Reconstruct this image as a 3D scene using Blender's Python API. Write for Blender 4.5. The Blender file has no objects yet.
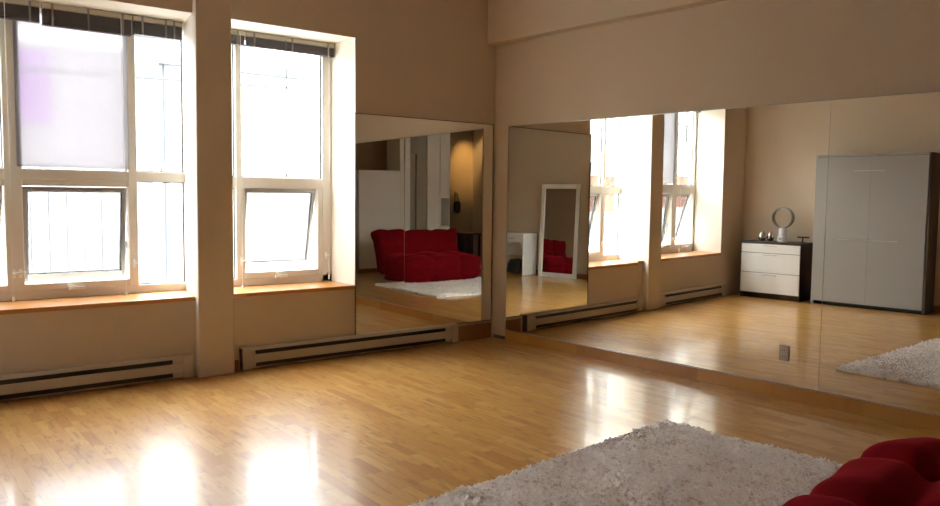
import bpy, bmesh, math, random
import numpy as np
from mathutils import Vector, Matrix
random.seed(7); rng = np.random.default_rng(7)
S = bpy.context.scene
COL = S.collection
rad = math.radians
DEL = rad(3.2)            # the mirror wall is not quite square to the window wall

# ------------------------------------------------------------------ helpers
def obj(name, bm, m, parent=None, bevel=0.0, smooth=False, kind=None, mats=None, rz=None):
    me = bpy.data.meshes.new(name)
    bmesh.ops.recalc_face_normals(bm, faces=bm.faces[:])
    bm.to_mesh(me); bm.free()
    for k in (mats or [m]): me.materials.append(k)
    if smooth:
        for p in me.polygons: p.use_smooth = True
    o = bpy.data.objects.new(name, me); COL.objects.link(o)
    if parent is not None: o.parent = parent
    if bevel:
        b = o.modifiers.new('bevel', 'BEVEL'); b.width = bevel; b.segments = 2; b.limit_method = 'ANGLE'; b.angle_limit = rad(40)
    if kind: o['kind'] = kind
    if rz is not None: o.rotation_euler.z = rz
    return o

def thing(name, label, cat, loc=(0, 0, 0), rz=0.0, group=None):
    o = bpy.data.objects.new(name, None); COL.objects.link(o)
    o.empty_display_size = .1
    o.location = loc; o.rotation_euler.z = rz
    o['label'] = label; o['category'] = cat
    if group: o['group'] = group
    return o

def tag(o, label, cat, group=None):
    o['label'] = label; o['category'] = cat
    if group: o['group'] = group
    return o

def BM(): return bmesh.new()

def box(bm, x0, x1, y0, y1, z0, z1, M=None, mi=0):
    vs = [bm.verts.new((x, y, z)) for x in (x0, x1) for y in (y0, y1) for z in (z0, z1)]
    if M is not None:
        for v in vs: v.co = M @ v.co
    fs = [(0, 1, 3, 2), (4, 6, 7, 5), (0, 4, 5, 1), (2, 3, 7, 6), (0, 2, 6, 4), (1, 5, 7, 3)]
    out = []
    for f in fs:
        q = bm.faces.new([vs[i] for i in f]); q.material_index = mi; out.append(q)
    return out

def hexa(bm, bot, top, mi=0):
    """prism from matching lists of bottom and top points"""
    n = len(bot)
    a = [bm.verts.new(p) for p in bot]; b = [bm.verts.new(p) for p in top]
    fs = [bm.faces.new(a), bm.faces.new(b)]
    for i in range(n):
        j = (i + 1) % n
        fs.append(bm.faces.new([a[i], a[j], b[j], b[i]]))
    for f in fs: f.material_index = mi
    return fs

def tube(bm, pts, r, n=10, caps=True):
    pts = [Vector(p) for p in pts]; rings = []
    for i, p in enumerate(pts):
        d = (pts[min(i + 1, len(pts) - 1)] - pts[max(i - 1, 0)]).normalized()
        u = d.cross(Vector((0, 0, 1)))
        if u.length < 1e-3: u = d.cross(Vector((1, 0, 0)))
        u.normalize(); w = d.cross(u)
        rr = r[i] if isinstance(r, (list, tuple)) else r
        rings.append([bm.verts.new(p + (u * math.cos(2 * math.pi * k / n) + w * math.sin(2 * math.pi * k / n)) * rr) for k in range(n)])
    for a, b in zip(rings, rings[1:]):
        for k in range(n): bm.faces.new([a[k], a[(k + 1) % n], b[(k + 1) % n], b[k]])
    if caps:
        bm.faces.new(rings[0]); bm.faces.new(rings[-1])

def lathe(bm, prof, n=32, c=(0, 0, 0)):
    rings = []
    for r, z in prof:
        rings.append([bm.verts.new((c[0] + r * math.cos(2 * math.pi * k / n), c[1] + r * math.sin(2 * math.pi * k / n), c[2] + z)) for k in range(n)])
    for a, b in zip(rings, rings[1:]):
        for k in range(n): bm.faces.new([a[k], a[(k + 1) % n], b[(k + 1) % n], b[k]])
    bm.faces.new(rings[0]); bm.faces.new(rings[-1])

# ------------------------------------------------------------------ materials
def mat(name, col, rough=.6, metal=0.0, spec=.5, var=0.0, vscale=6.0, bump=0.0, bscale=60.0, sheen=0.0):
    m = bpy.data.materials.new(name); m.use_nodes = True
    nt = m.node_tree; b = nt.nodes['Principled BSDF']
    b.inputs['Base Color'].default_value = (*col, 1); b.inputs['Roughness'].default_value = rough
    b.inputs['Metallic'].default_value = metal; b.inputs['Specular IOR Level'].default_value = spec
    if sheen:
        b.inputs['Sheen Weight'].default_value = sheen; b.inputs['Sheen Roughness'].default_value = .45; b.inputs['Sheen Tint'].default_value = (1, .06, .09, 1)
    tc = nt.nodes.new('ShaderNodeTexCoord')
    if var:
        n = nt.nodes.new('ShaderNodeTexNoise'); n.inputs['Scale'].default_value = vscale; n.inputs['Detail'].default_value = 4
        nt.links.new(tc.outputs['Object'], n.inputs['Vector'])
        mx = nt.nodes.new('ShaderNodeMix'); mx.data_type = 'RGBA'
        mx.inputs['A'].default_value = (*[c * (1 - var) for c in col], 1); mx.inputs['B'].default_value = (*[min(1, c * (1 + var)) for c in col], 1)
        nt.links.new(n.outputs['Fac'], mx.inputs['Factor']); nt.links.new(mx.outputs['Result'], b.inputs['Base Color'])
    if bump:
        n2 = nt.nodes.new('ShaderNodeTexNoise'); n2.inputs['Scale'].default_value = bscale; n2.inputs['Detail'].default_value = 3
        nt.links.new(tc.outputs['Object'], n2.inputs['Vector'])
        bp = nt.nodes.new('ShaderNodeBump'); bp.inputs['Strength'].default_value = bump; bp.inputs['Distance'].default_value = .01
        nt.links.new(n2.outputs['Fac'], bp.inputs['Height']); nt.links.new(bp.outputs['Normal'], b.inputs['Normal'])
    return m

class NT:
    """tiny node-graph helper"""
    def __init__(s, m): s.nt = m.node_tree; s.n = s.nt.nodes; s.l = s.nt.links
    def put(s, inp, v):
        if hasattr(v, 'is_linked') or hasattr(v, 'links'): s.l.new(v, inp)
        else: inp.default_value = v
    def math(s, op, a, b=None, c=None):
        n = s.n.new('ShaderNodeMath'); n.operation = op
        s.put(n.inputs[0], a)
        if b is not None: s.put(n.inputs[1], b)
        if c is not None: s.put(n.inputs[2], c)
        return n.outputs[0]
    def comb(s, x, y, z):
        n = s.n.new('ShaderNodeCombineXYZ'); s.put(n.inputs[0], x); s.put(n.inputs[1], y); s.put(n.inputs[2], z); return n.outputs[0]
    def white(s, v):
        n = s.n.new('ShaderNodeTexWhiteNoise'); n.noise_dimensions = '3D'; s.l.new(v, n.inputs['Vector']); return n.outputs['Value']
    def noise(s, v, scale, detail=3, rough=.5):
        n = s.n.new('ShaderNodeTexNoise'); n.inputs['Scale'].default_value = scale; n.inputs['Detail'].default_value = detail
        n.inputs['Roughness'].default_value = rough; s.l.new(v, n.inputs['Vector']); return n.outputs['Fac']
    def ramp(s, v, stops):
        n = s.n.new('ShaderNodeValToRGB'); e = n.color_ramp.elements
        e[0].position, e[0].color = stops[0][0], (*stops[0][1], 1); e[1].position, e[1].color = stops[-1][0], (*stops[-1][1], 1)
        for p, c in stops[1:-1]:
            k = e.new(p); k.color = (*c, 1)
        s.l.new(v, n.inputs['Fac']); return n.outputs['Color']
    def mix(s, f, a, b, typ='MIX'):
        n = s.n.new('ShaderNodeMix'); n.data_type = 'RGBA'; n.blend_type = typ
        s.put(n.inputs['Factor'], f); s.put(n.inputs['A'], a); s.put(n.inputs['B'], b); return n.outputs['Result']

def plank_material(name, width, length, stops, rough, along_y=True, lines=.5, spec=.5, streak=1.0):
    m = bpy.data.materials.new(name); m.use_nodes = True; t = NT(m); b = t.n['Principled BSDF']
    tc = t.n.new('ShaderNodeTexCoord'); sp = t.n.new('ShaderNodeSeparateXYZ'); t.l.new(tc.outputs['Object'], sp.inputs[0])
    X, Y = (sp.outputs[0], sp.outputs[1]) if along_y else (sp.outputs[1], sp.outputs[0])
    xr = t.math('DIVIDE', X, width); row = t.math('FLOOR', xr); fx = t.math('FRACT', xr)
    r1 = t.white(t.comb(row, 3.1, 0.0)); r2 = t.white(t.comb(row, 9.7, 2.0))
    ln = t.math('MULTIPLY_ADD', r2, length * .7, length * .65)
    yr = t.math('DIVIDE', t.math('MULTIPLY_ADD', r1, 3.0, Y), ln); idx = t.math('FLOOR', yr); fy = t.math('FRACT', yr)
    rb = t.white(t.comb(row, idx, 5.0)); rb2 = t.white(t.comb(row, idx, 11.0))
    col = t.ramp(rb, stops)
    # grain and mineral streaks run with the board
    gv = t.comb(t.math('MULTIPLY', X, 26.0), t.math('MULTIPLY_ADD', rb2, 40.0, t.math('MULTIPLY', Y, 2.2)), t.math('MULTIPLY', rb, 30.0))
    g = t.noise(gv, 1.6, 5, .6)
    col = t.mix(t.math('MULTIPLY', t.math('SUBTRACT', g, .35), .9), col, t.mix(1.0, col, (.78, .62, .45, 1), 'MULTIPLY'))
    st = t.noise(t.comb(t.math('MULTIPLY', X, 14.0), t.math('MULTIPLY_ADD', rb2, 17.0, t.math('MULTIPLY', Y, 2.6)), rb), 2.0, 4, .62)
    mr = t.n.new('ShaderNodeMapRange'); mr.interpolation_type = 'SMOOTHSTEP'; mr.inputs[1].default_value = .50; mr.inputs[2].default_value = .70; t.l.new(st, mr.inputs[0])
    stm = t.math('MULTIPLY', mr.outputs[0], .42 * streak)
    col = t.mix(stm, col, (.34, .155, .045, 1))
    ex = t.math('LESS_THAN', t.math('MINIMUM', fx, t.math('SUBTRACT', 1.0, fx)), .022)
    ey = t.math('LESS_THAN', t.math('MINIMUM', fy, t.math('SUBTRACT', 1.0, fy)), .0035)
    e = t.math('MAXIMUM', ex, ey)
    col = t.mix(t.math('MULTIPLY', e, lines), col, (.16, .08, .03, 1))
    t.l.new(col, b.inputs['Base Color'])
    b.inputs['Roughness'].default_value = .32; b.inputs['Specular IOR Level'].default_value = .55
    b.inputs['Coat Weight'].default_value = .55; b.inputs['Coat Roughness'].default_value = rough; b.inputs['Coat IOR'].default_value = 1.5
    # each board lies a hair differently, so reflections break at the joints
    h = t.math('ADD', t.math('MULTIPLY', t.math('SUBTRACT', 1.0, e), .4), t.math('MULTIPLY', t.noise(t.comb(t.math('MULTIPLY', X, 3.0), Y, rb), 6.0, 2), .5))
    bp = t.n.new('ShaderNodeBump'); bp.inputs['Strength'].default_value = .10; bp.inputs['Distance'].default_value = .004
    t.l.new(h, bp.inputs['Height']); t.l.new(bp.outputs['Normal'], b.inputs['Normal']); t.l.new(bp.outputs['Normal'], b.inputs['Coat Normal'])
    return m

def glass_material(name, tint=(1, 1, 1)):
    m = bpy.data.materials.new(name); m.use_nodes = True; nt = m.node_tree
    for n in list(nt.nodes): nt.nodes.remove(n)
    o = nt.nodes.new('ShaderNodeOutputMaterial'); mx = nt.nodes.new('ShaderNodeMixShader')
    tr = nt.nodes.new('ShaderNodeBsdfTransparent'); tr.inputs[0].default_value = (*tint, 1)
    gl = nt.nodes.new('ShaderNodeBsdfGlossy'); gl.inputs['Roughness'].default_value = .02
    fr = nt.nodes.new('ShaderNodeFresnel'); fr.inputs['IOR'].default_value = 1.45
    ge = nt.nodes.new('ShaderNodeNewGeometry'); mu = nt.nodes.new('ShaderNodeMath'); mu.operation = 'MULTIPLY_ADD'
    mu.inputs[1].default_value = -1.0; nt.links.new(ge.outputs['Backfacing'], mu.inputs[0]); mu.inputs[2].default_value = 1.0
    m3 = nt.nodes.new('ShaderNodeMath'); m3.operation = 'MULTIPLY'; nt.links.new(fr.outputs[0], m3.inputs[0]); nt.links.new(mu.outputs[0], m3.inputs[1])
    nt.links.new(m3.outputs[0], mx.inputs[0]); nt.links.new(tr.outputs[0], mx.inputs[1]); nt.links.new(gl.outputs[0], mx.inputs[2])
    nt.links.new(mx.outputs[0], o.inputs[0]); return m

def mirror_material(name, col):
    m = bpy.data.materials.new(name); m.use_nodes = True; nt = m.node_tree
    for n in list(nt.nodes): nt.nodes.remove(n)
    o = nt.nodes.new('ShaderNodeOutputMaterial'); g = nt.nodes.new('ShaderNodeBsdfGlossy')
    g.inputs['Roughness'].default_value = 0.0; g.inputs['Color'].default_value = (*col, 1)
    nt.links.new(g.outputs[0], o.inputs[0]); return m

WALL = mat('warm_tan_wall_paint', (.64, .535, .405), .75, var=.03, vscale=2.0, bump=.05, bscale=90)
CREAM = mat('cream_reveal', (.80, .75, .65), .6, var=.03, vscale=3)  # lighter cream than the walls, on reveals and pier sides
CEILM = mat('ceiling_paint', (.72, .64, .52), .85, var=.02)
BROWN = mat('dim_hall_brown', (.30, .20, .10), .8, var=.04, vscale=2)  # dimness of the hall is put into this brown
FLOOR = plank_material('maple_strip_floor', .064, .36, [(0, (.47, .22, .05)), (.12, (.57, .295, .075)), (.5, (.62, .34, .09)), (.88, (.68, .40, .125)), (1, (.50, .235, .055))], .10, lines=.34, streak=1.8)
LEDGE = plank_material('oak_ledge', .2, .7, [(0, (.34, .14, .03)), (.5, (.56, .29, .075)), (1, (.64, .37, .11))], .25, lines=.3)
SILLM = mat('orange_varnished_wood', (.52, .235, .07), .28, var=.14, vscale=5)
BASEW = mat('brown_stained_baseboard', (.30, .15, .06), .45, var=.15, vscale=5)
VINYL = mat('off_white_vinyl_frame', (.66, .62, .55), .4)
VINYLW = mat('white_vinyl', (.80, .79, .76), .4)
ALU = mat('grey_aluminium', (.42, .42, .42), .35, metal=.6)
GASKET = mat('dark_glazing_gasket', (.06, .07, .07), .6)
GLASS = glass_material('window_glass', (.97, .98, .98))
MIRR = mirror_material('mirror_glass', (.93, .935, .885))
MIRL = mirror_material('leaning_mirror_glass', (.86, .86, .84))
HEATM = mat('beige_enamel_heater', (.56, .48, .38), .45, var=.03)
BLACK = mat('black_slot', (.012, .012, .012), .5)
BLKPL = mat('black_plastic', (.025, .025, .027), .4)
WHITE = mat('white_lacquer', (.80, .80, .78), .35, var=.02)
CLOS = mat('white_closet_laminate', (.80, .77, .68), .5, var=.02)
CLOSG = mat('closet_side_and_shade', (.36, .32, .25), .6)  # also carries the grey shading painted onto the white wardrobe
DKBR = mat('dark_espresso_veneer', (.035, .020, .016), .35, var=.2, vscale=8)
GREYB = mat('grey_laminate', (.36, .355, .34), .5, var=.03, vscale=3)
GREYD = mat('dark_grey_edge_and_shade', (.10, .085, .08), .5)  # edge trim, also painted shade on the bed side and corner gap
CHROME = mat('brushed_chrome', (.70, .66, .60), .16, metal=1.0)
STEEL = mat('satin_steel', (.52, .50, .46), .3, metal=1.0)
FANG = mat('grey_fan_plastic', (.34, .36, .36), .3)
FANW = mat('pale_fan_plastic', (.70, .70, .72), .3)
BLINDR = mat('beige_blind_rail', (.50, .45, .36), .5)
BLINDS = mat('grey_blind_slats', (.09, .08, .08), .5)
BLKG = mat('grey_plastic_clip', (.22, .21, .20), .5)
CORD = mat('white_cord', (.75, .74, .70), .7)
OUTL = mat('grey_white_outlet', (.52, .46, .42), .4)
DWOOD = mat('dark_table_wood', (.06, .035, .02), .4, var=.2)

# red velour sofa: soft sheen, slightly mottled nap
RED = mat('red_velour', (.19, .003, .009), .9, spec=.05, var=.30, vscale=9, bump=.25, bscale=25, sheen=.35)

# shag pile: strand-to-strand variation from white noise
def shag():
    m = bpy.data.materials.new('shag_pile'); m.use_nodes = True; t = NT(m); b = t.n['Principled BSDF']
    a = t.n.new('ShaderNodeAttribute'); a.attribute_name = 'tint'
    tc = t.n.new('ShaderNodeTexCoord')
    c = t.ramp(a.outputs['Fac'], [(0, (.62, .53, .49)), (.35, (.90, .84, .80)), (1, (.96, .94, .92))])
    t.l.new(c, b.inputs['Base Color']); b.inputs['Roughness'].default_value = .9; b.inputs['Specular IOR Level'].default_value = .1
    return m
SHAG = shag()

# frosted film: scatters what is behind it
def film():
    m = bpy.data.materials.new('frosted_film'); m.use_nodes = True; nt = m.node_tree; t = NT(m)
    for n in list(nt.nodes): nt.nodes.remove(n)
    o = nt.nodes.new('ShaderNodeOutputMaterial')
    tl = nt.nodes.new('ShaderNodeBsdfTranslucent'); tl.inputs[0].default_value = (.23, .225, .23, 1)
    rf = nt.nodes.new('ShaderNodeBsdfRefraction'); rf.inputs['Roughness'].default_value = .30; rf.inputs['IOR'].default_value = 1.05; rf.inputs[0].default_value = (.58, .56, .575, 1)
    df = nt.nodes.new('ShaderNodeBsdfDiffuse'); df.inputs[0].default_value = (.8, .78, .78, 1)
    m1 = nt.nodes.new('ShaderNodeMixShader'); m1.inputs[0].default_value = .5
    m2 = nt.nodes.new('ShaderNodeMixShader'); m2.inputs[0].default_value = .15
    nt.links.new(tl.outputs[0], m1.inputs[1]); nt.links.new(rf.outputs[0], m1.inputs[2])
    nt.links.new(m1.outputs[0], m2.inputs[1]); nt.links.new(df.outputs[0], m2.inputs[2]); nt.links.new(m2.outputs[0], o.inputs[0])
    tc = nt.nodes.new('ShaderNodeTexCoord'); n = t.noise(tc.outputs['Object'], 9, 5)
    bp = nt.nodes.new('ShaderNodeBump'); bp.inputs['Strength'].default_value = .25; bp.inputs['Distance'].default_value = .03
    nt.links.new(n, bp.inputs['Height'])
    for q in (tl, rf, df): nt.links.new(bp.outputs[0], q.inputs['Normal'])
    return m
FILM = film()

def screen_mat():
    m = bpy.data.materials.new('insect_screen_mesh'); m.use_nodes = True; nt = m.node_tree; t = NT(m)
    for n in list(nt.nodes): nt.nodes.remove(n)
    o = nt.nodes.new('ShaderNodeOutputMaterial'); mx = nt.nodes.new('ShaderNodeMixShader')
    tr = nt.nodes.new('ShaderNodeBsdfTransparent'); d = nt.nodes.new('ShaderNodeBsdfDiffuse'); d.inputs[0].default_value = (.22, .225, .235, 1)
    tc = nt.nodes.new('ShaderNodeTexCoord'); sp = nt.nodes.new('ShaderNodeSeparateXYZ'); nt.links.new(tc.outputs['Object'], sp.inputs[0])
    fx = t.math('FRACT', t.math('MULTIPLY', sp.outputs[0], 45.0)); fz = t.math('FRACT', t.math('MULTIPLY', sp.outputs[2], 45.0))
    f = t.math('MAXIMUM', t.math('LESS_THAN', fx, .16), t.math('LESS_THAN', fz, .16))
    t.l.new(t.math('MULTIPLY_ADD', f, .16, .42), mx.inputs[0])
    nt.links.new(tr.outputs[0], mx.inputs[1]); nt.links.new(d.outputs[0], mx.inputs[2]); nt.links.new(mx.outputs[0], o.inputs[0]); return m
SCREEN = screen_mat()

def brick():
    m = bpy.data.materials.new('orange_brickwork'); m.use_nodes = True; t = NT(m); b = t.n['Principled BSDF']
    tc = t.n.new('ShaderNodeTexCoord'); sp = t.n.new('ShaderNodeSeparateXYZ'); t.l.new(tc.outputs['Object'], sp.inputs[0])
    br = t.n.new('ShaderNodeTexBrick'); t.l.new(t.comb(sp.outputs[0], sp.outputs[2], 0.0), br.inputs['Vector'])
    br.inputs['Scale'].default_value = 4; br.inputs['Color1'].default_value = (.125, .036, .016, 1); br.inputs['Color2'].default_value = (.10, .028, .012, 1)
    br.inputs['Mortar'].default_value = (.12, .075, .055, 1); br.inputs['Mortar Size'].default_value = .012
    t.l.new(br.outputs['Color'], b.inputs['Base Color']); b.inputs['Roughness'].default_value = .9
    return m
BRICK = brick()

def siding():
    m = bpy.data.materials.new('pale_ribbed_siding'); m.use_nodes = True; t = NT(m); b = t.n['Principled BSDF']
    tc = t.n.new('ShaderNodeTexCoord'); sp = t.n.new('ShaderNodeSeparateXYZ'); t.l.new(tc.outputs['Object'], sp.inputs[0])
    f = t.math('LESS_THAN', t.math('FRACT', t.math('MULTIPLY', sp.outputs[0], 3.3)), .07)
    t.l.new(t.mix(f, (.28, .28, .275, 1), (.10, .105, .11, 1)), b.inputs['Base Color']); b.inputs['Roughness'].default_value = .7
    return m
SIDING = siding()
STUC = mat('white_stucco', (.34, .335, .325), .9, var=.05, vscale=1.5)
PALEG = mat('pale_grey_blue_paint', (.075, .085, .095), .6)
ASPH = mat('asphalt', (.26, .26, .26), .9, var=.1)
DGLASS = mat('dark_window_pane', (.05, .06, .065), .1)
IRON = mat('dark_iron', (.03, .033, .036), .5)
PURP = mat('purple_flare_tint', (.20, .05, .28), .6)  # purple lens-flare tint, carried by an added board

# ------------------------------------------------------------------ room shell
R_ = .45                    # depth of the window reveals
ZS, ZH = .653, 2.90         # sill top and head of the openings
CZ = 3.75                   # ceiling
W1 = (-4.93, -3.03); W2 = (-2.99, -1.655)
COLF = (-3.14, -2.84)       # front of the pier between the windows
XW = -5.6                   # wall with the bed cabinet
YB, YH = -7.0, -9.4         # closet front, hall end

bm = BM(); box(bm, -5.8, 1.2, YH - .2, R_ + .12, -.1, 0)
obj('floor', bm, FLOOR, kind='structure')
bm = BM(); box(bm, -5.8, 1.2, YH - .2, R_ + .12, CZ, CZ + .1)
obj('ceiling', bm, CEILM, kind='structure')

def wall_window():
    bm = BM(); o = R_ + .12
    box(bm, -5.8, .4, 0, o, 0, ZS - .035)                 # under the sills
    box(bm, -5.8, .4, 0, o, ZH, CZ)                       # header
    box(bm, -5.8, W1[0], 0, o, ZS - .035, ZH)             # left of the first window
    box(bm, W2[1], .4, 0, o, ZS - .035, ZH)               # right of the second window
    bmesh.ops.remove_doubles(bm, verts=bm.verts[:], dist=1e-4)
    for f in bm.faces:
        c = f.calc_center_median(); n = f.normal
        f.normal_update(); n = f.normal
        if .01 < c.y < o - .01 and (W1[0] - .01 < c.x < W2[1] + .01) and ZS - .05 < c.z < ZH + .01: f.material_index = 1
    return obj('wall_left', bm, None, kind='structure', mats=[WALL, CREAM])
wall_window()
# pier between the windows: cream sides, tan face, flared towards the foot
bm = BM()
bl, br_ = COLF; yb = R_ + .12
a = [(bl, -.1), (br_, -.1), (br_ - .01, 0), (W2[0], yb), (W1[1], yb), (bl + .01, 0)]
hexa(bm, [(x, y, 0) for x, y in a], [(x + (.012 if y < .01 and x < -3.0 else 0), y, CZ) for x, y in a])
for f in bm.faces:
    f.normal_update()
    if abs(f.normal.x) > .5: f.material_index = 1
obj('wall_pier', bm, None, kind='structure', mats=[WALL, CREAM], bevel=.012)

def mw(name, bm, m, **k): return obj(name, bm, m, rz=DEL, **k)     # built along -Y, turned onto the mirror wall
bm = BM(); box(bm, 0, .15, -9.7, .4, 0, CZ); mw('wall_right', bm, WALL, kind='structure')
bm = BM(); box(bm, -.12, 0, -9.7, .0, 3.035, CZ); mw('ceiling_soffit', bm, WALL, kind='structure')
bm = BM(); box(bm, XW - .15, XW, YH - .2, R_ + .12, 0, CZ); obj('wall_opposite', bm, WALL, kind='structure')
bm = BM(); box(bm, -5.8, 1.2, YH - .15, YH, 0, CZ); obj('wall_hall', bm, BROWN, kind='structure')
# trims
bm = BM(); box(bm, -.012, 0, -6.9, -.215, 0, .10); mw('trim_1', bm, LEDGE, kind='structure', bevel=.003)
bm = BM(); box(bm, -.005, 0, -.205, -.0, .035, 2.205); mw('trim_2', bm, WALL, kind='structure')
bm = BM(); box(bm, -.004, .0, -.205, -.03, 0, .035); mw('gap_shade_right', bm, GREYD, kind='structure')  # dark strip painting the shadow gap at the corner foot
bm = BM(); box(bm, -.46, -.02, -.016, 0, .0, .155); obj('baseboard_left', bm, BASEW, kind='structure', bevel=.003)
bm = BM(); box(bm, COLF[1] + .005, -2.775, -.012, 0, 0, .09); obj('baseboard_pier', bm, BASEW, kind='structure')
bm = BM(); box(bm, XW, XW + .014, -6.9, -.0, 0, .09); obj('baseboard_opposite', bm, BASEW, kind='structure')

# ------------------------------------------------------------------ windows
def rail(bm, x0, x1, z0, z1, d=.07, y=R_): box(bm, x0, x1, y, y + d, z0, z1)

def pane(par, x0, x1, z0, z1, y=R_ + .035, name='pane', m=None):
    bm = BM(); box(bm, x0, x1, y, y + .006, z0, z1); o = obj(name, bm, m or GLASS, par)
    g = BM()
    for a in ((x0, x1, z0, z0 + .009), (x0, x1, z1 - .009, z1), (x0, x0 + .009, z0, z1), (x1 - .009, x1, z0, z1)):
        box(g, a[0], a[1], y - .004, y + .01, a[2], a[3])
    obj('gasket', g, GASKET, o)
    return o

def awning(par, x0, x1, z0, z1, ang):
    """top-hung sash swung outwards, with its pane, hinge arms and crank"""
    s = bpy.data.objects.new('awning_sash', None); COL.objects.link(s); s.parent = par
    s.location = (0, R_ + .035, z1); s.rotation_euler.x = rad(ang)
    h = z1 - z0; w = .032; wb = .058
    bm = BM()
    box(bm, x0, x1, 0, .042, -w, 0)
    box(bm, x0, x0 + w, 0, .042, -h, -w); box(bm, x1 - w, x1, 0, .042, -h, -w)
    obj('sash_frame', bm, ALU, s, bevel=.003)
    bm = BM(); box(bm, x0 + w, x1 - w, -.004, .045, -h, -h + wb); obj('sash_bottom_rail', bm, VINYLW, s, bevel=.004)
    bm = BM(); box(bm, x0 + w, x1 - w, .02, .026, -h + wb, -w); obj('sash_pane', bm, GLASS, s)
    g = BM(); A, B, C, D = x0 + w, x1 - w, -h + wb, -w
    for a in ((A, B, C, C + .008), (A, B, D - .008, D), (A, A + .008, C, D), (B - .008, B, C, D)):
        box(g, a[0], a[1], .012, .03, a[2], a[3])
    obj('sash_gasket', g, GASKET, s)
    bm = BM(); box(bm, x0 + w, x1 - w, .008, .0085, -h + wb, -w); obj('insect_screen', bm, SCREEN, s)
    # hinge arms at both sides
    for x in (x0 - .004, x1 - .006):
        bm = BM(); bot = Vector((x, R_ + .035 + math.sin(rad(ang)) * h * .8, z1 - math.cos(rad(ang)) * h * .8))
        tube(bm, [(x + .005, R_ + .06, z0 + (z1 - z0) * .42), bot], .007, 6); obj('hinge_arm', bm, ALU, par)
    bm = BM(); xc = (x0 + x1) / 2 - .02
    box(bm, xc - .06, xc + .06, R_ - .022, R_, z0 - .062, z0 - .036)
    tube(bm, [(xc, R_ - .02, z0 - .045), (xc, R_ - .05, z0 - .04), (xc - .05, R_ - .058, z0 - .022), (xc - .075, R_ - .058, z0 - .012)], .008, 8)
    obj('crank_handle', bm, VINYLW, par, bevel=.002)

def latch(par, x, z):
    bm = BM(); box(bm, x - .011, x + .011, R_ - .012, R_, z - .035, z + .035)
    tube(bm, [(x, R_ - .012, z), (x, R_ - .035, z + .005), (x + .03, R_ - .04, z + .012)], .008, 8)
    obj('latch', bm, VINYLW, par, bevel=.002)

def sill(par, x0, x1, shape):
    bm = BM(); hexa(bm, [(x, y, ZS - .035) for x, y in shape], [(x, y, ZS) for x, y in shape])
    obj('window_sill', bm, SILLM, par, bevel=.006)

# first window: narrow left light, wide middle light, right light
w1 = bpy.data.objects.new('window_1', None); COL.objects.link(w1); w1['kind'] = 'structure'
bm = BM()
A, B = W1
rail(bm, A, A + .05, ZS, ZH); rail(bm, B - .02, B, ZS, ZH)
rail(bm, A, B, 2.84, ZH); rail(bm, A, B, ZS, .72)
rail(bm, -4.385, -4.267, .72, 2.84, .085, R_ - .006); rail(bm, -3.507, -3.436, .72, 2.84, .085, R_ - .006)
rail(bm, A + .05, B - .02, 1.575, 1.655, .08, R_ - .003)
rail(bm, -4.267, -3.507, 1.525, 1.575); rail(bm, -4.267, -3.507, .72, .772); rail(bm, A + .05, -4.385, 1.525, 1.575); rail(bm, A + .05, -4.385, .72, .772)
obj('window_frame', bm, VINYL, w1, bevel=.004)
pane(w1, A + .05, -4.385, 1.655, 2.84)
pane(w1, -4.267, -3.507, 1.655, 2.84)
pane(w1, -3.436, B - .02, .72, 1.575); pane(w1, -3.436, B - .02, 1.655, 2.84)
awning(w1, -4.262, -3.512, .775, 1.52, 6)
awning(w1, -4.86, -4.39, .775, 1.52, 17)
latch(w1, -4.34, .86); latch(w1, -4.295, .86); latch(w1, -3.475, .90)
sill(w1, A, B, [(A + .002, -.015), (COLF[0] + .01, -.015), (COLF[0] + .012, .0), (B - .0, R_ + .02), (A + .002, R_ + .02)])

w2 = bpy.data.objects.new('window_2', None); COL.objects.link(w2); w2['kind'] = 'structure'
bm = BM(); A, B = W2
rail(bm, A, A + .02, ZS, ZH); rail(bm, B - .095, B, ZS, ZH)
rail(bm, A, B, 2.845, ZH); rail(bm, A, B, ZS, .72)
rail(bm, -2.602, -2.548, .72, 2.845, .085, R_ - .006)
rail(bm, A + .02, B - .095, 1.535, 1.631, .08, R_ - .003)
rail(bm, -2.548, -2.518, .72, 1.535); rail(bm, -1.80, -1.75, .72, 1.535); rail(bm, -2.518, -1.80, .72, .772)
obj('window_frame', bm, VINYL, w2, bevel=.004)
pane(w2, A + .02, -2.602, .72, 1.535); pane(w2, A + .02, -2.602, 1.631, 2.845); pane(w2, -2.548, B - .095, 1.631, 2.845)
awning(w2, -2.514, -1.804, .775, 1.53, 11)
latch(w2, -2.555, .88); latch(w2, -1.72, .90)
sill(w2, A, B, [(COLF[1] - .008, 0), (COLF[1] - .008, -.015), (B - .002, -.015), (B - .002, R_ + .02), (A, R_ + .02)])

# frosted sheet over the middle upper light
bm = BM(); nx, nz = 24, 36; V = []
for i in range(nx + 1):
    for j in range(nz + 1):
        x = -4.30 + (.80 * i / nx); z = 1.668 + 1.17 * j / nz
        V.append(bm.verts.new((x, R_ - .018 + .004 * math.sin(9 * z + 2 * x) + .003 * math.sin(23 * x), z)))
for i in range(nx):
    for j in range(nz):
        a = i * (nz + 1) + j; bm.faces.new([V[a], V[a + 1], V[a + nz + 2], V[a + nz + 1]])
fl = obj('frosted_sheet', bm, FILM, smooth=True)
so = fl.modifiers.new('thick', 'SOLIDIFY'); so.thickness = .002
tag(fl, 'white frosted plastic sheet covering the wide upper pane of the left window', 'film')

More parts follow.
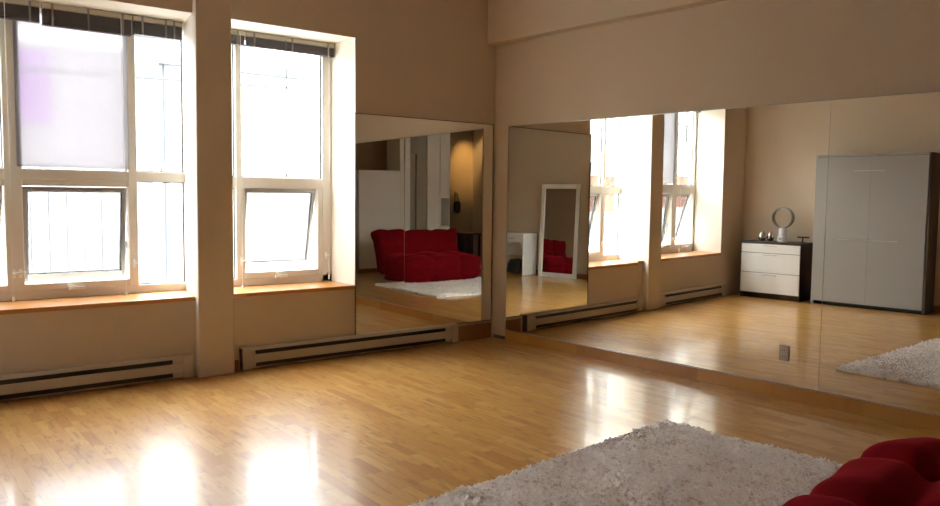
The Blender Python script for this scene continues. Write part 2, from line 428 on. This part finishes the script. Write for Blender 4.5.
# ------------------------------------------------------------------ blinds drawn up under the heads
def blind(x0, x1, label, drop, cords):
    t = thing('venetian_blind', label, 'blind', ((x0 + x1) / 2, R_ - .055, ZH - .006), group=None)
    h = (x1 - x0) / 2
    bm = BM(); box(bm, -h, h, -.028, .028, -.04, 0); obj('headrail', bm, BLINDR, t, bevel=.003)
    bm = BM(); n = int(drop / .006)
    for k in range(n):
        z = -.044 - k * .006; y = .0015 * math.sin(k * 2.3)
        box(bm, -h + .006, h - .006, -.024 + y, .024 + y, z - .0042, z)
    obj('slat_stack', bm, BLINDS, t)
    zb = -.044 - n * .006
    bm = BM(); box(bm, -h + .004, h - .004, -.026, .026, zb - .018, zb - .001); obj('bottom_rail', bm, BLINDS, t, bevel=.003)
    for x in (-h + .07, 0 if h > .3 else h * .3, h - .07):
        bm = BM(); box(bm, x - .008, x + .008, -.032, -.025, zb - .02, -.002); obj('clip', bm, BLKG, t)
    for x, zl in cords:
        bm = BM(); xx = x - (x0 + x1) / 2; zl = zl - (ZH - .006)
        dark = zl < -.9 and zl > -1.6; tube(bm, [(xx, -.033, -.03), (xx + .004, -.036, zl * .5), (xx, -.035, zl)], .0045 if dark else .0028, 6)
        lathe(bm, [(.003, 0), (.009, -.01), (.010, -.035), (.004, -.04)], 10, (xx, -.035, zl))
        obj('cord', bm, BLKG if dark else CORD, t)
    return t
blind(-4.90, -4.125, 'leftmost grey blind drawn up in the left window, partly cut off by the photo edge', .095, [(-4.36, .70)])
blind(-4.115, -3.475, 'grey blind drawn up above the frosted sheet of the left window', .105, [(-3.56, .68)])
blind(-3.465, -3.075, 'narrow grey blind drawn up over the right-hand pane of the left window', .085, [])
blind(-2.97, -2.535, 'short grey blind drawn up beside the pier in the right window', .062, [(-2.585, .67)])
blind(-2.525, -1.665, 'wide grey blind drawn up in the right window', .062, [(-2.16, 1.68), (-1.73, .72)])

# ------------------------------------------------------------------ baseboard heaters
def heater(x0, x1, label):
    t = thing('baseboard_heater', label, 'heater', ((x0 + x1) / 2, 0, 0), group='baseboard heaters under the windows')
    h = (x1 - x0) / 2; H = .19
    prof = [(0, .012), (-.05, .012), (-.062, .03), (-.062, .05), (-.07, .055), (-.07, .130), (-.058, .136), (-.052, .162), (-.062, .168), (-.05, H), (0, H)]
    bm = BM(); hexa(bm, [(-h, y, z) for y, z in prof], [(h, y, z) for y, z in prof])
    obj('housing', bm, HEATM, t)
    bm = BM(); box(bm, -h + .12, h - .16, -.0665, -.045, .134, .166); obj('upper_slot', bm, BLACK, t)
    bm = BM(); box(bm, -h + .12, h - .16, -.0705, -.04, .030, .062); obj('lower_slot', bm, BLACK, t)
    for s in (-1, 1):
        bm = BM(); x = s * (h - .04); box(bm, x - .04, x + .04, -.074, 0, .008, H + .003); obj('end_cap', bm, HEATM, t, bevel=.004)
    return t
heater(-4.98, -3.175, 'long beige baseboard heater under the left window')
heater(-2.765, -.50, 'long beige baseboard heater under the right window and wall mirror')

# ------------------------------------------------------------------ mirrors
def wall_mirror(name_label, w, z0, z1):
    pass
# mirror on the window wall, foot a few mm out
t = thing('wall_mirror', 'frameless mirror on the window wall above the heater, reflecting the red sofa', 'mirror', (-.83, -.0155, .189))
t.rotation_euler.x = rad(-.17)
bm = BM(); box(bm, -.824, .80, -.0, .005, 0, 2.034); g = obj('mirror_glass', bm, MIRR, t)
bm = BM()
box(bm, -.83, -.824, -.003, .008, 0, 2.034); box(bm, .80, .806, -.003, .008, 0, 2.034)
box(bm, -.83, .806, -.003, .008, 2.034, 2.040); box(bm, -.83, .806, -.003, .008, -.006, 0)
obj('edge_channel', bm, GREYD, t)
# three large sheets on the mirror wall
labs = ['frameless wall mirror panel nearest the room corner, showing both windows',
        'middle wall mirror panel, showing the dresser and holding the outlet',
        'rightmost wall mirror panel, showing the grey bed cabinet and the rug']
edges = [.215, 1.863, 3.487, 5.12]; tops = [0, 0, 0]
for k in range(3):
    s0, s1 = edges[k] + .0012, edges[k + 1] - .0012
    mid = (s0 + s1) / 2; base = Vector((-.008, -mid, .107))
    base.rotate(Matrix.Rotation(DEL, 3, 'Z'))
    t = thing('wall_mirror', labs[k], 'mirror', base)
    t.rotation_euler = (0, rad(-.18 if k else 0), DEL)
    hw = (s1 - s0) / 2
    bm = BM(); box(bm, 0, .005, -hw, hw, .004, 2.088); obj('mirror_glass', bm, MIRR, t)
    bm = BM(); box(bm, -.004, .0055, -hw, hw, 0, .004); box(bm, .005, .0065, -hw, hw, 0, 2.094); box(bm, -.004, .0055, -hw, hw, 2.088, 2.094)
    if k == 0: box(bm, -.004, .0055, hw, hw + .005, 0, 2.094)
    obj('edge_channel', bm, STEEL, t)

# outlet set into the middle sheet
p = Vector((-.0145, -3.222, .347)); p.rotate(Matrix.Rotation(DEL, 3, 'Z'))
t = thing('electrical_outlet', 'small grey outlet plate on the middle wall mirror panel', 'outlet', p, DEL)
bm = BM(); box(bm, -.006, 0, -.037, .037, -.058, .058); obj('cover_plate', bm, OUTL, t, bevel=.002)
for z in (-.024, .024):
    bm = BM(); box(bm, -.009, -.005, -.017, .017, z - .014, z + .014); q = obj('socket', bm, OUTL, t, bevel=.003)
    bm = BM(); box(bm, -.0095, -.0088, -.009, -.006, z - .006, z + .006); box(bm, -.0095, -.0088, .006, .009, z - .006, z + .006)
    obj('socket_slot', bm, BLACK, q)

# ------------------------------------------------------------------ rug
def rug():
    Wd, Dp = 2.20, 1.84
    nx, ny = 560, 440
    def field(sig, seed):                 # smooth random lumps, sig in grid cells
        r = np.random.default_rng(seed).normal(0, 1, (nx + 1, ny + 1))
        fx, fy = np.meshgrid(np.fft.fftfreq(nx + 1), np.fft.fftfreq(ny + 1), indexing='ij')
        q = np.fft.ifft2(np.fft.fft2(r) * np.exp(-2 * (math.pi * sig) ** 2 * (fx ** 2 + fy ** 2))).real
        return q / q.std()
    HF = .026 + .0042 * field(1.5, 3) + .0016 * field(6, 4) + .0022 * field(22, 5)
    TF = .5 + .20 * field(1.8, 8) + .16 * field(8, 9)
    def hgt(x, y):
        i = np.clip(np.round((x + Wd / 2) / Wd * nx).astype(int), 0, nx); j = np.clip(np.round((y + Dp / 2) / Dp * ny).astype(int), 0, ny)
        return HF[i, j]
    # nubby ground of the pile, closed underneath
    gx, gy = np.meshgrid(np.linspace(-Wd / 2, Wd / 2, nx + 1), np.linspace(-Dp / 2, Dp / 2, ny + 1), indexing='ij')
    ed = np.minimum(np.minimum(gx + Wd / 2, Wd / 2 - gx), np.minimum(gy + Dp / 2, Dp / 2 - gy))
    G = np.stack([gx, gy, np.where(ed < 1e-6, 0.0, np.maximum(HF, .006))], -1).reshape(-1, 3)
    i, j = np.meshgrid(np.arange(nx), np.arange(ny), indexing='ij'); a = (i * (ny + 1) + j).ravel()
    Q0 = np.stack([a, a + ny + 1, a + ny + 2, a + 1], 1)
    # curled strands standing on it
    n = 30000
    x = rng.uniform(-Wd / 2, Wd / 2, n); y = rng.uniform(-Dp / 2, Dp / 2, n); z0 = hgt(x, y) - .004
    ph = 2.2 * np.sin(3.1 * x + 1.7 * y) + 1.9 * np.sin(7.3 * y - 4.1 * x + 1) + rng.normal(0, 1.3, n)
    L = rng.uniform(.010, .019, n); lean = rng.uniform(.5, 1.5, n)
    dx, dy = np.cos(ph), np.sin(ph); w = rng.uniform(.0030, .0060, n); px, py = -dy, dx
    P = np.zeros((n, 5, 3))
    for k, (t_, ww) in enumerate(((0, 1.), (.55, .95))):
        hx = L * np.sin(lean * t_) * t_; hz = L * t_ * np.cos(lean * t_ * .8)
        for s, sg in ((0, -1), (1, 1)):
            P[:, 2 * k + s, 0] = x + dx * hx + sg * px * w * ww; P[:, 2 * k + s, 1] = y + dy * hx + sg * py * w * ww; P[:, 2 * k + s, 2] = z0 + hz
    P[:, 4, 0] = x + dx * L * np.sin(lean); P[:, 4, 1] = y + dy * L * np.sin(lean); P[:, 4, 2] = z0 + L * np.cos(lean * .8)
    o0 = len(G); idx = (np.arange(n) * 5)[:, None] + o0
    quads = np.vstack([Q0, idx + np.array([0, 1, 3, 2])]); tris = idx + np.array([2, 3, 4])
    V = np.vstack([G, P.reshape(-1, 3)])
    tg = np.clip(TF.ravel() + rng.normal(0, .06, o0), 0, 1)
    ts = np.clip(.55 + .2 * np.sin(5 * x + 2 * y) * np.sin(4.3 * y - 2 * x) + rng.normal(0, .22, n), 0, 1)
    me = bpy.data.meshes.new('shag_rug')
    nq, nt_ = len(quads), n
    me.vertices.add(len(V)); me.vertices.foreach_set('co', V.ravel())
    loops = np.concatenate([quads.ravel(), tris.ravel()])
    me.loops.add(len(loops)); me.loops.foreach_set('vertex_index', loops.astype(np.int32))
    me.polygons.add(nq + nt_)
    st = np.concatenate([np.arange(nq) * 4, nq * 4 + np.arange(nt_) * 3]); tot = np.concatenate([np.full(nq, 4), np.full(nt_, 3)])
    me.polygons.foreach_set('loop_start', st.astype(np.int32)); me.polygons.foreach_set('loop_total', tot.astype(np.int32))
    at = me.attributes.new('tint', 'FLOAT', 'POINT')
    at.data.foreach_set('value', np.concatenate([tg, np.repeat(ts, 5)]).astype(np.float32))
    me.update(); me.validate()
    me.materials.append(SHAG)
    o = bpy.data.objects.new('shag_rug', me); COL.objects.link(o)
    a = rad(4.8); c = Vector((-Wd / 2, -Dp / 2, 0)); c.rotate(Matrix.Rotation(a, 3, 'Z'))
    o.location = (-1.09 + c.x, -3.13 + c.y, .001); o.rotation_euler.z = a
    tag(o, 'shaggy off-white rug on the wood floor in front of the red sofa', 'rug')
rug()

# ------------------------------------------------------------------ sofa
def puffy(hx, hy, hz, p=4.5, n=34, quilt=None):
    """rounded block with quilted swellings"""
    bm = BM(); seen = {}
    def V(a, b, c):
        k = (round(a, 5), round(b, 5), round(c, 5))
        if k in seen: return seen[k]
        nn = (abs(a) ** p + abs(b) ** p + abs(c) ** p) ** (1 / p)
        q = Vector((a / nn * hx, b / nn * hy, c / nn * hz))
        nrm = Vector((math.copysign(abs(a / nn) ** (p - 1), a) / hx, math.copysign(abs(b / nn) ** (p - 1), b) / hy, math.copysign(abs(c / nn) ** (p - 1), c) / hz)).normalized()
        if quilt: q = q + nrm * quilt(q, nrm)
        seen[k] = bm.verts.new(q); return seen[k]
    g = [-1 + 2 * i / n for i in range(n + 1)]
    for ax in range(3):
        for s in (-1, 1):
            for i in range(n):
                for j in range(n):
                    qs = []
                    for (u, v) in ((g[i], g[j]), (g[i + 1], g[j]), (g[i + 1], g[j + 1]), (g[i], g[j + 1])):
                        c = [0, 0, 0]; c[ax] = s; c[(ax + 1) % 3] = u; c[(ax + 2) % 3] = v; qs.append(V(*c))
                    try: bm.faces.new(qs)
                    except ValueError: pass
    return bm

SW = 1.74
def crease(d, w): return math.exp(-(d / w) ** 2)
t = thing('floor_sofa', 'low red velour sofa with quilted lumps, behind the shaggy rug', 'sofa', (-2.22, -5.36, 0), rad(8))
def q_seat(p, n):
    d = 0
    for c in (-SW / 6, SW / 6): d -= .075 * crease(p.x - c, .07)
    for c in (.16,): d -= .07 * crease(p.y - c, .065) * max(0, n.z)
    d -= .03 * crease(p.z + .02, .04) * max(0, n.y)
    return d + .012 * math.sin(9 * p.x + 4 * p.y) * math.sin(7 * p.y + 6 * p.z)
b = puffy(SW / 2, .50, .245, 4.2, 48, q_seat); bmesh.ops.translate(b, vec=(0, .06, .252), verts=b.verts[:])
obj('seat', b, RED, t, smooth=True)
def q_back(p, n):
    d = 0
    for c in (-SW / 6, SW / 6): d -= .025 * crease(p.x - c, .07)
    for c in (-.14, .12): d -= .028 * crease(p.z - c, .05) * max(0, n.y)
    return d + .01 * math.sin(8 * p.x + 3 * p.z) * math.sin(9 * p.z)
b = puffy(SW / 2 - .02, .17, .40, 7, 40, q_back)
for v in b.verts:                        # the upper corners draw out into small ears
    k = max(0, v.co.z - .22) / .18; e = max(0, abs(v.co.x) - (SW / 2 - .2)) / .2
    v.co.z += .13 * min(k, 1) * e; v.co.x += math.copysign(.17 * min(k, 1) * e, v.co.x)
bmesh.ops.rotate(b, cent=(0, 0, 0), matrix=Matrix.Rotation(rad(13), 3, 'X'), verts=b.verts[:])
bmesh.ops.translate(b, vec=(0, -.40, .48), verts=b.verts[:])
obj('backrest', b, RED, t, smooth=True)
b = puffy(SW / 2 - .06, .47, .05, 5, 14); bmesh.ops.translate(b, vec=(0, .0, .052), verts=b.verts[:])
obj('base', b, RED, t, smooth=True)

# ------------------------------------------------------------------ along the wall opposite the mirrors
t = thing('dresser', 'low dresser with white drawer fronts and dark brown top, left of the grey cabinet', 'dresser', (XW + .015, -.65, 0))
D, hy, H = .43, .44, .835
bm = BM()
box(bm, 0, D - .02, -hy, -hy + .025, .0, H - .03); box(bm, 0, D - .02, hy - .025, hy, .0, H - .03); box(bm, 0, D - .03, -hy + .02, hy - .02, .08, H - .03)
box(bm, .03, D - .05, -hy + .02, hy - .02, 0, .08)
obj('carcass', bm, DKBR, t, bevel=.002)
bm = BM(); box(bm, 0, D + .005, -hy - .005, hy + .005, H - .03, H); obj('top', bm, DKBR, t, bevel=.003)
for z0, z1 in ((.085, .375), (.383, .665), (.673, .80)):
    bm = BM(); box(bm, D - .025, D, -hy + .004, hy - .004, z0, z1); d = obj('drawer', bm, WHITE, t, bevel=.002)
    bm = BM(); zz = z1 - .022
    box(bm, D, D + .022, -.10, .10, zz - .005, zz + .005); obj('drawer_handle', bm, STEEL, d, bevel=.002)

ft = .836
t = thing('bladeless_fan', 'grey and white bladeless ring fan standing on the dresser', 'fan', (-5.36, -.735, ft))
bm = BM(); lathe(bm, [(.062, 0), (.072, .004), (.072, .075), (.064, .082), (.060, .198), (.055, .206)], 32)
obj('fan_base', bm, FANW, t, smooth=False, bevel=.0)
bm = BM(); N, K = 48, 12; rings = []
for i in range(N):
    a = 2 * math.pi * i / N; rings.append([])
    for k in range(K):
        b_ = 2 * math.pi * k / K
        rr = .146 + .012 * math.cos(b_); xx = .055 * math.sin(b_)
        rings[-1].append(bm.verts.new((xx, rr * math.cos(a), (.352) + rr * math.sin(a))))
for i in range(N):
    for k in range(K): bm.faces.new([rings[i][k], rings[(i + 1) % N][k], rings[(i + 1) % N][(k + 1) % K], rings[i][(k + 1) % K]])
obj('fan_ring', bm, FANG, t, smooth=True)
bm = BM(); tube(bm, [(.073, 0, .045), (.078, 0, .045)], .018, 20); obj('dial', bm, FANG, t)

for (x, y, r, lab) in ((-5.33, -.445, .060, 'rounder shiny metal vase, left of the pair on the dresser'), (-5.40, -.54, .055, 'shiny metal vase on the dresser, right of the pair and nearer the ring fan')):
    bm = BM(); lathe(bm, [(.028, 0), (.034, .004), (r * .9, .035), (r, .07), (r * .86, .105), (.026, .128), (.022, .135), (.028, .142), (.024, .143), (.018, .135), (.018, .11)], 28)
    o = obj('vase', bm, CHROME, smooth=True); o.location = (x, y, ft); tag(o, lab, 'vase', 'metal vases on the dresser')
t = thing('tee_stand', 'small black T-shaped stand at the right end of the dresser top', 'stand', (-5.33, -1.045, ft))
bm = BM(); lathe(bm, [(.038, 0), (.038, .006), (.012, .012)], 20); obj('foot', bm, BLKPL, t)
bm = BM(); tube(bm, [(0, 0, .01), (0, 0, .075)], .010, 10); obj('post', bm, BLKPL, t)
bm = BM(); box(bm, -.02, .02, -.085, .075, .07, .09); obj('crossbar', bm, BLKPL, t, bevel=.004)

# wall bed cabinet
t = thing('wall_bed_cabinet', 'tall grey fold-down bed cabinet standing right of the dresser', 'cabinet', (XW + .015, -1.965, 0))
D, hy, H = .40, .72, 2.075
bm = BM(); box(bm, 0, D - .01, -hy, -hy + .03, 0, H); obj('side_panel', bm, GREYD, t, bevel=.002, )  # side away from the windows, its shade put into a darker grey
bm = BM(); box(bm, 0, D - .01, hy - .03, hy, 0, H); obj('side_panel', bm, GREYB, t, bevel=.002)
bm = BM(); box(bm, 0, D, -hy + .03, hy - .03, H - .03, H); obj('top_panel', bm, GREYB, t, bevel=.002)
bm = BM(); box(bm, .0, D - .05, -hy + .03, hy - .03, 0, .05); obj('toe_kick', bm, BLACK, t)
bm = BM(); box(bm, D - .03, D, .0006, hy - .032, .055, H - .035); box(bm, D - .03, D, -hy + .032, -.0006, .055, H - .035)
dr = obj('front_panel', bm, GREYB, t)
for z, h in ((1.85, .20), (.925, .385)):
    bm = BM(); box(bm, D + .022, D + .032, -h, h, z - .007, z + .007)
    for y in (-h + .03, h - .03): box(bm, D, D + .024, y - .006, y + .006, z - .006, z + .006)
    obj('bar_handle', bm, STEEL, dr)

# leaning floor mirror
t = thing('floor_mirror', 'white-framed mirror leaning against the wall beside the white desk', 'mirror', (-5.43, -3.57, .0), rad(5.5))
t.rotation_euler.y = rad(-3.4)
hw, H, fw = .425, 1.74, .085
bm = BM()
box(bm, -.03, 0, -hw, -hw + fw, 0, H); box(bm, -.03, 0, hw - fw, hw, 0, H); box(bm, -.03, 0, -hw + fw, hw - fw, 0, fw); box(bm, -.03, 0, -hw + fw, hw - fw, H - fw, H)
obj('frame', bm, WHITE, t, bevel=.006)
bm = BM(); box(bm, -.02, -.014, -hw + fw, hw - fw, fw, H - fw); obj('mirror_glass', bm, MIRL, t)

# white desk
t = thing('desk', 'white desk with a drawer against the wall, left of the leaning mirror', 'desk', (XW + .015, -4.75, 0))
D, hy, H = .42, .58, .80
bm = BM(); box(bm, 0, D, -hy, hy, H - .03, H); obj('desktop', bm, WHITE, t, bevel=.006)
bm = BM(); box(bm, 0.01, D - .01, hy - .04, hy - .005, 0, H - .03); obj('end_panel', bm, WHITE, t, bevel=.012)
bm = BM(); box(bm, 0.01, D - .01, -hy + .005, -hy + .04, 0, H - .03); obj('end_panel', bm, WHITE, t, bevel=.012)
bm = BM(); box(bm, .0, .02, -hy + .04, hy - .04, .35, H - .03); obj('back_panel', bm, WHITE, t)
for y0, y1 in ((.02, hy - .045), (-hy + .045, -.02)):
    bm = BM(); box(bm, .05, D - .012, y0, y1, H - .16, H - .034); d = obj('drawer', bm, WHITE, t, bevel=.003)
    bm = BM(); c = (y0 + y1) / 2; box(bm, D - .012, D + .008, c - .06, c + .06, H - .10, H - .088); obj('drawer_handle', bm, STEEL, d)
b = puffy(.13, .17, .15, 3.2, 16, lambda p, n: .012 * math.sin(22 * p.x + 9 * p.z) * math.sin(17 * p.y))
bmesh.ops.translate(b, vec=(-5.36, -4.52, .155), verts=b.verts[:])
o = obj('bag', b, BLKPL, smooth=True); tag(o, 'soft black bag on the floor under the white desk', 'bag')

# ------------------------------------------------------------------ behind the sofa: closets and hall
t = thing('closet_cabinet', 'low white closet front behind the red sofa, stopping below the ceiling', 'cabinet', (-1.96, YB, 0))
bm = BM(); box(bm, -.475, .40, -.5, 0, .08, 1.97); obj('body', bm, CLOS, t, bevel=.003)
bm = BM(); box(bm, -.475, .40, -.48, -.03, 0, .08); obj('plinth', bm, BASEW, t)
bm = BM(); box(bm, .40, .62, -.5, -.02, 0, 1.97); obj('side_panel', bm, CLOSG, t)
bm = BM(); box(bm, -2.43, 1.0, -8.1, -8.0, 0, CZ); obj('wall_behind', bm, BROWN, kind='structure')  # shade of the recess is put into the dark wall colour
bm = BM(); box(bm, -1.7, .6, -7.95, -7.6, 1.97, 2.12); obj('trim_3', bm, CLOS, kind='structure')
t = thing('wardrobe', 'tall white wardrobe reaching past the mirror top, behind the red sofa', 'wardrobe', (-2.98, YB, 0))
H = 3.2
bm = BM(); box(bm, .335, .545, -.6, 0, 0, H); obj('side_panel', bm, CLOS, t, bevel=.003)
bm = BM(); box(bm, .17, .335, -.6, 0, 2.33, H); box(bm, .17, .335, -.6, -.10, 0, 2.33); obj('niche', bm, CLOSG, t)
bm = BM(); box(bm, -.05, .17, -.6, -.04, 0, H); obj('shaded_panel', bm, CLOSG, t)  # grey shading of the white front, painted as a darker panel
bm = BM(); box(bm, -.335, -.05, -.6, 0, 0, H); obj('door', bm, CLOS, t, bevel=.003)
bm = BM(); box(bm, -.545, -.345, -.6, 0, 1.46, H); box(bm, -.545, -.345, -.6, 0, 0, .9); box(bm, -.545, -.345, -.6, -.3, .9, 1.46); obj('door', bm, CLOS, t)
bm = BM(); box(bm, -.56, -.545, -.6, .015, 0, H); obj('edge_strip', bm, WHITE, t)
t = thing('console_table', 'dark wooden console table against the brown hall wall', 'table', (-5.03, YH + .30, 0))
bm = BM(); box(bm, -.50, -.06, -.2, .2, .60, .64); obj('tabletop', bm, DWOOD, t, bevel=.004)
bm = BM(); box(bm, -.30, -.08, -.18, .18, .06, .60); obj('cupboard', bm, BLKPL, t, bevel=.003)
for x in (-.47, -.09):
    for y in (-.17, .17):
        bm = BM(); box(bm, x - .022, x + .022, y - .022, y + .022, 0, .60); obj('leg', bm, DWOOD, t, bevel=.003)
t = thing('dark_wall_shape', 'unclear dark shape, built as a hanging bag, on the brown hall wall beside the wardrobe', 'bag', (-5.02, YH, 1.55))  # bag form stands in for a dark shape of unclear identity
b = puffy(.09, .05, .15, 3.5, 12); bmesh.ops.translate(b, vec=(-.10, .06, -.30), verts=b.verts[:]); obj('shape_body', b, BLKPL, t, smooth=True)
bm = BM(); tube(bm, [(-.17, .06, -.2), (-.12, .03, .02), (-.09, .02, .06), (-.06, .03, .02), (-.03, .06, -.2)], .012, 8); obj('strap', bm, GREYD, t)
bm = BM(); tube(bm, [(-.09, .0, .05), (-.09, .05, .05)], .01, 8); obj('hook', bm, STEEL, t)

# hall lamp on the brown wall, it gives the warm glow there
t = thing('ceiling_spot', 'small spot lamp on the ceiling near the brown hall wall', 'lamp', (-5.35, YH + 1.3, CZ))
bm = BM(); lathe(bm, [(.05, -.02), (.05, 0)], 20); obj('mount', bm, STEEL, t)
bm = BM(); tube(bm, [(0, 0, -.02), (0, -.01, -.07)], .012, 8); obj('stem', bm, STEEL, t)
bm = BM(); tube(bm, [(0, .02, -.06), (0, -.05, -.16)], [.035, .045], 16, False); obj('lamp_shade', bm, STEEL, t)
L = bpy.data.lights.new('hall_glow', 'SPOT'); L.energy = 16; L.color = (1, .66, .30); L.spot_size = rad(36); L.spot_blend = 1.0; L.shadow_soft_size = .03
lo = bpy.data.objects.new('hall_glow', L); COL.objects.link(lo); lo.parent = t; lo.location = (0, -.06, -.17); lo.rotation_euler = (rad(-43), 0, 0)

# ------------------------------------------------------------------ across the street
bm = BM(); box(bm, -45, 30, 1.5, 40, -4.2, -4.0); obj('ground', bm, ASPH, kind='structure')
t = thing('pale_building', 'pale ribbed building across the street, seen through the left window', 'building', (0, 10, -4))
bm = BM(); box(bm, -8, -.4, 0, 6, 0, 8.2); obj('wall', bm, SIDING, t)
bm = BM(); box(bm, -.4, 16, .3, 6, 0, 8.6); obj('side_wall', bm, STUC, t)
bm = BM(); box(bm, -.55, 4.0, .05, .4, 8.05, 8.22); obj('ledge', bm, PALEG, t)
bm = BM(); box(bm, -.80, -.55, -.06, .1, 0, 8.6); obj('corner_post', bm, PALEG, t)
bm = BM(); tube(bm, [(-.2, .2, 0), (-.2, .2, 8.1)], .05, 10); obj('downpipe', bm, PALEG, t)
bm = BM(); box(bm, -.30, 3.2, .15, .35, 5.9, 6.05); obj('sill_band', bm, STUC, t)
bm = BM(); box(bm, -3.6, -2.35, -.08, .0, 6.7, 8.0); obj('flare_tint_board', bm, PURP, t)  # added board, tints the frosted sheet purple like lens flare

t = thing('brick_building', 'orange brick building with a white cornice, seen through both windows in the mirror', 'building', (-15.5, 9.5, -4))
bm = BM(); box(bm, -9, 6.5, 0, 5, 5.0, 6.17); obj('brick_wall', bm, BRICK, t)
bm = BM(); box(bm, -9, 6.5, -.03, 5, 0, 5.0); obj('ground_floor_wall', bm, STUC, t)
bm = BM(); box(bm, -9, 6.5, -.02, 5, 6.15, 12.5); obj('upper_wall', bm, STUC, t)
bm = BM(); box(bm, -9.1, 6.6, -.45, .2, 6.55, 6.95)
obj('cornice', bm, STUC, t)
for k in range(22):
    bm = BM(); x = -8.7 + k * .7; box(bm, x - .1, x + .1, -.35, 0, 6.15, 6.55); obj('bracket', bm, STUC, t)
for k in range(6):
    x = -7.6 + k * 2.4
    bm = BM(); box(bm, x - .55, x + .55, -.04, .05, 7.4, 9.8); wd = obj('window', bm, DGLASS, t)
    bm = BM()
    for a in ((x - .62, x - .55, 7.4, 9.8), (x + .55, x + .62, 7.4, 9.8), (x - .04, x + .04, 7.4, 9.8), (x - .62, x + .62, 8.55, 8.63), (x - .62, x + .62, 9.8, 9.9)): box(bm, a[0], a[1], -.07, 0, a[2], a[3])
    obj('window_frame', bm, IRON, wd)
t = thing('balcony_railing', 'dark balcony railing on the brick building in the mirror', 'railing', (-21.2, 9.0, 3.0))
bm = BM(); box(bm, -2.6, 2.6, 0, .05, 1.0, 1.06); box(bm, -2.6, 2.6, 0, .05, .08, .13)
for k in range(27): box(bm, -2.6 + k * .2 - .012, -2.6 + k * .2 + .012, .01, .04, .0, 1.0)
obj('rails', bm, IRON, t)
for (za, zb, y, lab) in ((2.55, 3.85, 6.0, 'lower dark cable strung across the street, crossing both windows'), (3.1, 4.6, 6.2, 'upper dark cable strung across the street, just under the blind of the right window')):
    bm = BM(); tube(bm, [(-22 + 44 * k / 24, y, za + (zb - za) * k / 24 - .3 * 4 * (k / 24) * (1 - k / 24) + .33) for k in range(25)], .028, 6)
    o = obj('overhead_cable', bm, IRON); tag(o, lab, 'cable')

# ------------------------------------------------------------------ light
wd = bpy.data.worlds.new('overcast'); S.world = wd; wd.use_nodes = True
bg = wd.node_tree.nodes['Background']; bg.inputs[0].default_value = (.95, .975, 1.0, 1)
# overcast sky: three times brighter overhead than at the horizon
_t = NT(wd); _tc = _t.n.new('ShaderNodeTexCoord'); _sp = _t.n.new('ShaderNodeSeparateXYZ'); _t.l.new(_tc.outputs['Generated'], _sp.inputs[0])
_t.l.new(_t.math('MULTIPLY_ADD', _t.math('MAXIMUM', _sp.outputs[2], 0.0), 1.0, .85), bg.inputs[1])

# ------------------------------------------------------------------ camera
yaw, pit, rol = rad(51.8243), rad(4.2510), rad(.7142)
F = Vector((math.cos(yaw) * math.cos(pit), math.sin(yaw) * math.cos(pit), -math.sin(pit)))
Rv = Vector((math.sin(yaw), -math.cos(yaw), 0)); Uv = Rv.cross(F)
R2 = Rv * math.cos(rol) + Uv * math.sin(rol); U2 = -Rv * math.sin(rol) + Uv * math.cos(rol)
cam = bpy.data.cameras.new('camera'); cam.sensor_width = 36; cam.lens = 785.23 / 940 * 36; cam.clip_start = .02
co = bpy.data.objects.new('camera', cam); COL.objects.link(co)
co.matrix_world = Matrix(((R2.x, U2.x, -F.x, -5.2801), (R2.y, U2.y, -F.y, -6.3249), (R2.z, U2.z, -F.z, 1.5), (0, 0, 0, 1)))
S.camera = co
S.view_settings.view_transform = 'Standard'; S.view_settings.look = 'None'; S.view_settings.gamma = 1; S.view_settings.use_curve_mapping = False
S.view_settings.exposure = 4.4
S.cycles.max_bounces = 14; S.cycles.diffuse_bounces = 6; S.cycles.glossy_bounces = 8; S.cycles.transparent_max_bounces = 16; S.cycles.transmission_bounces = 8
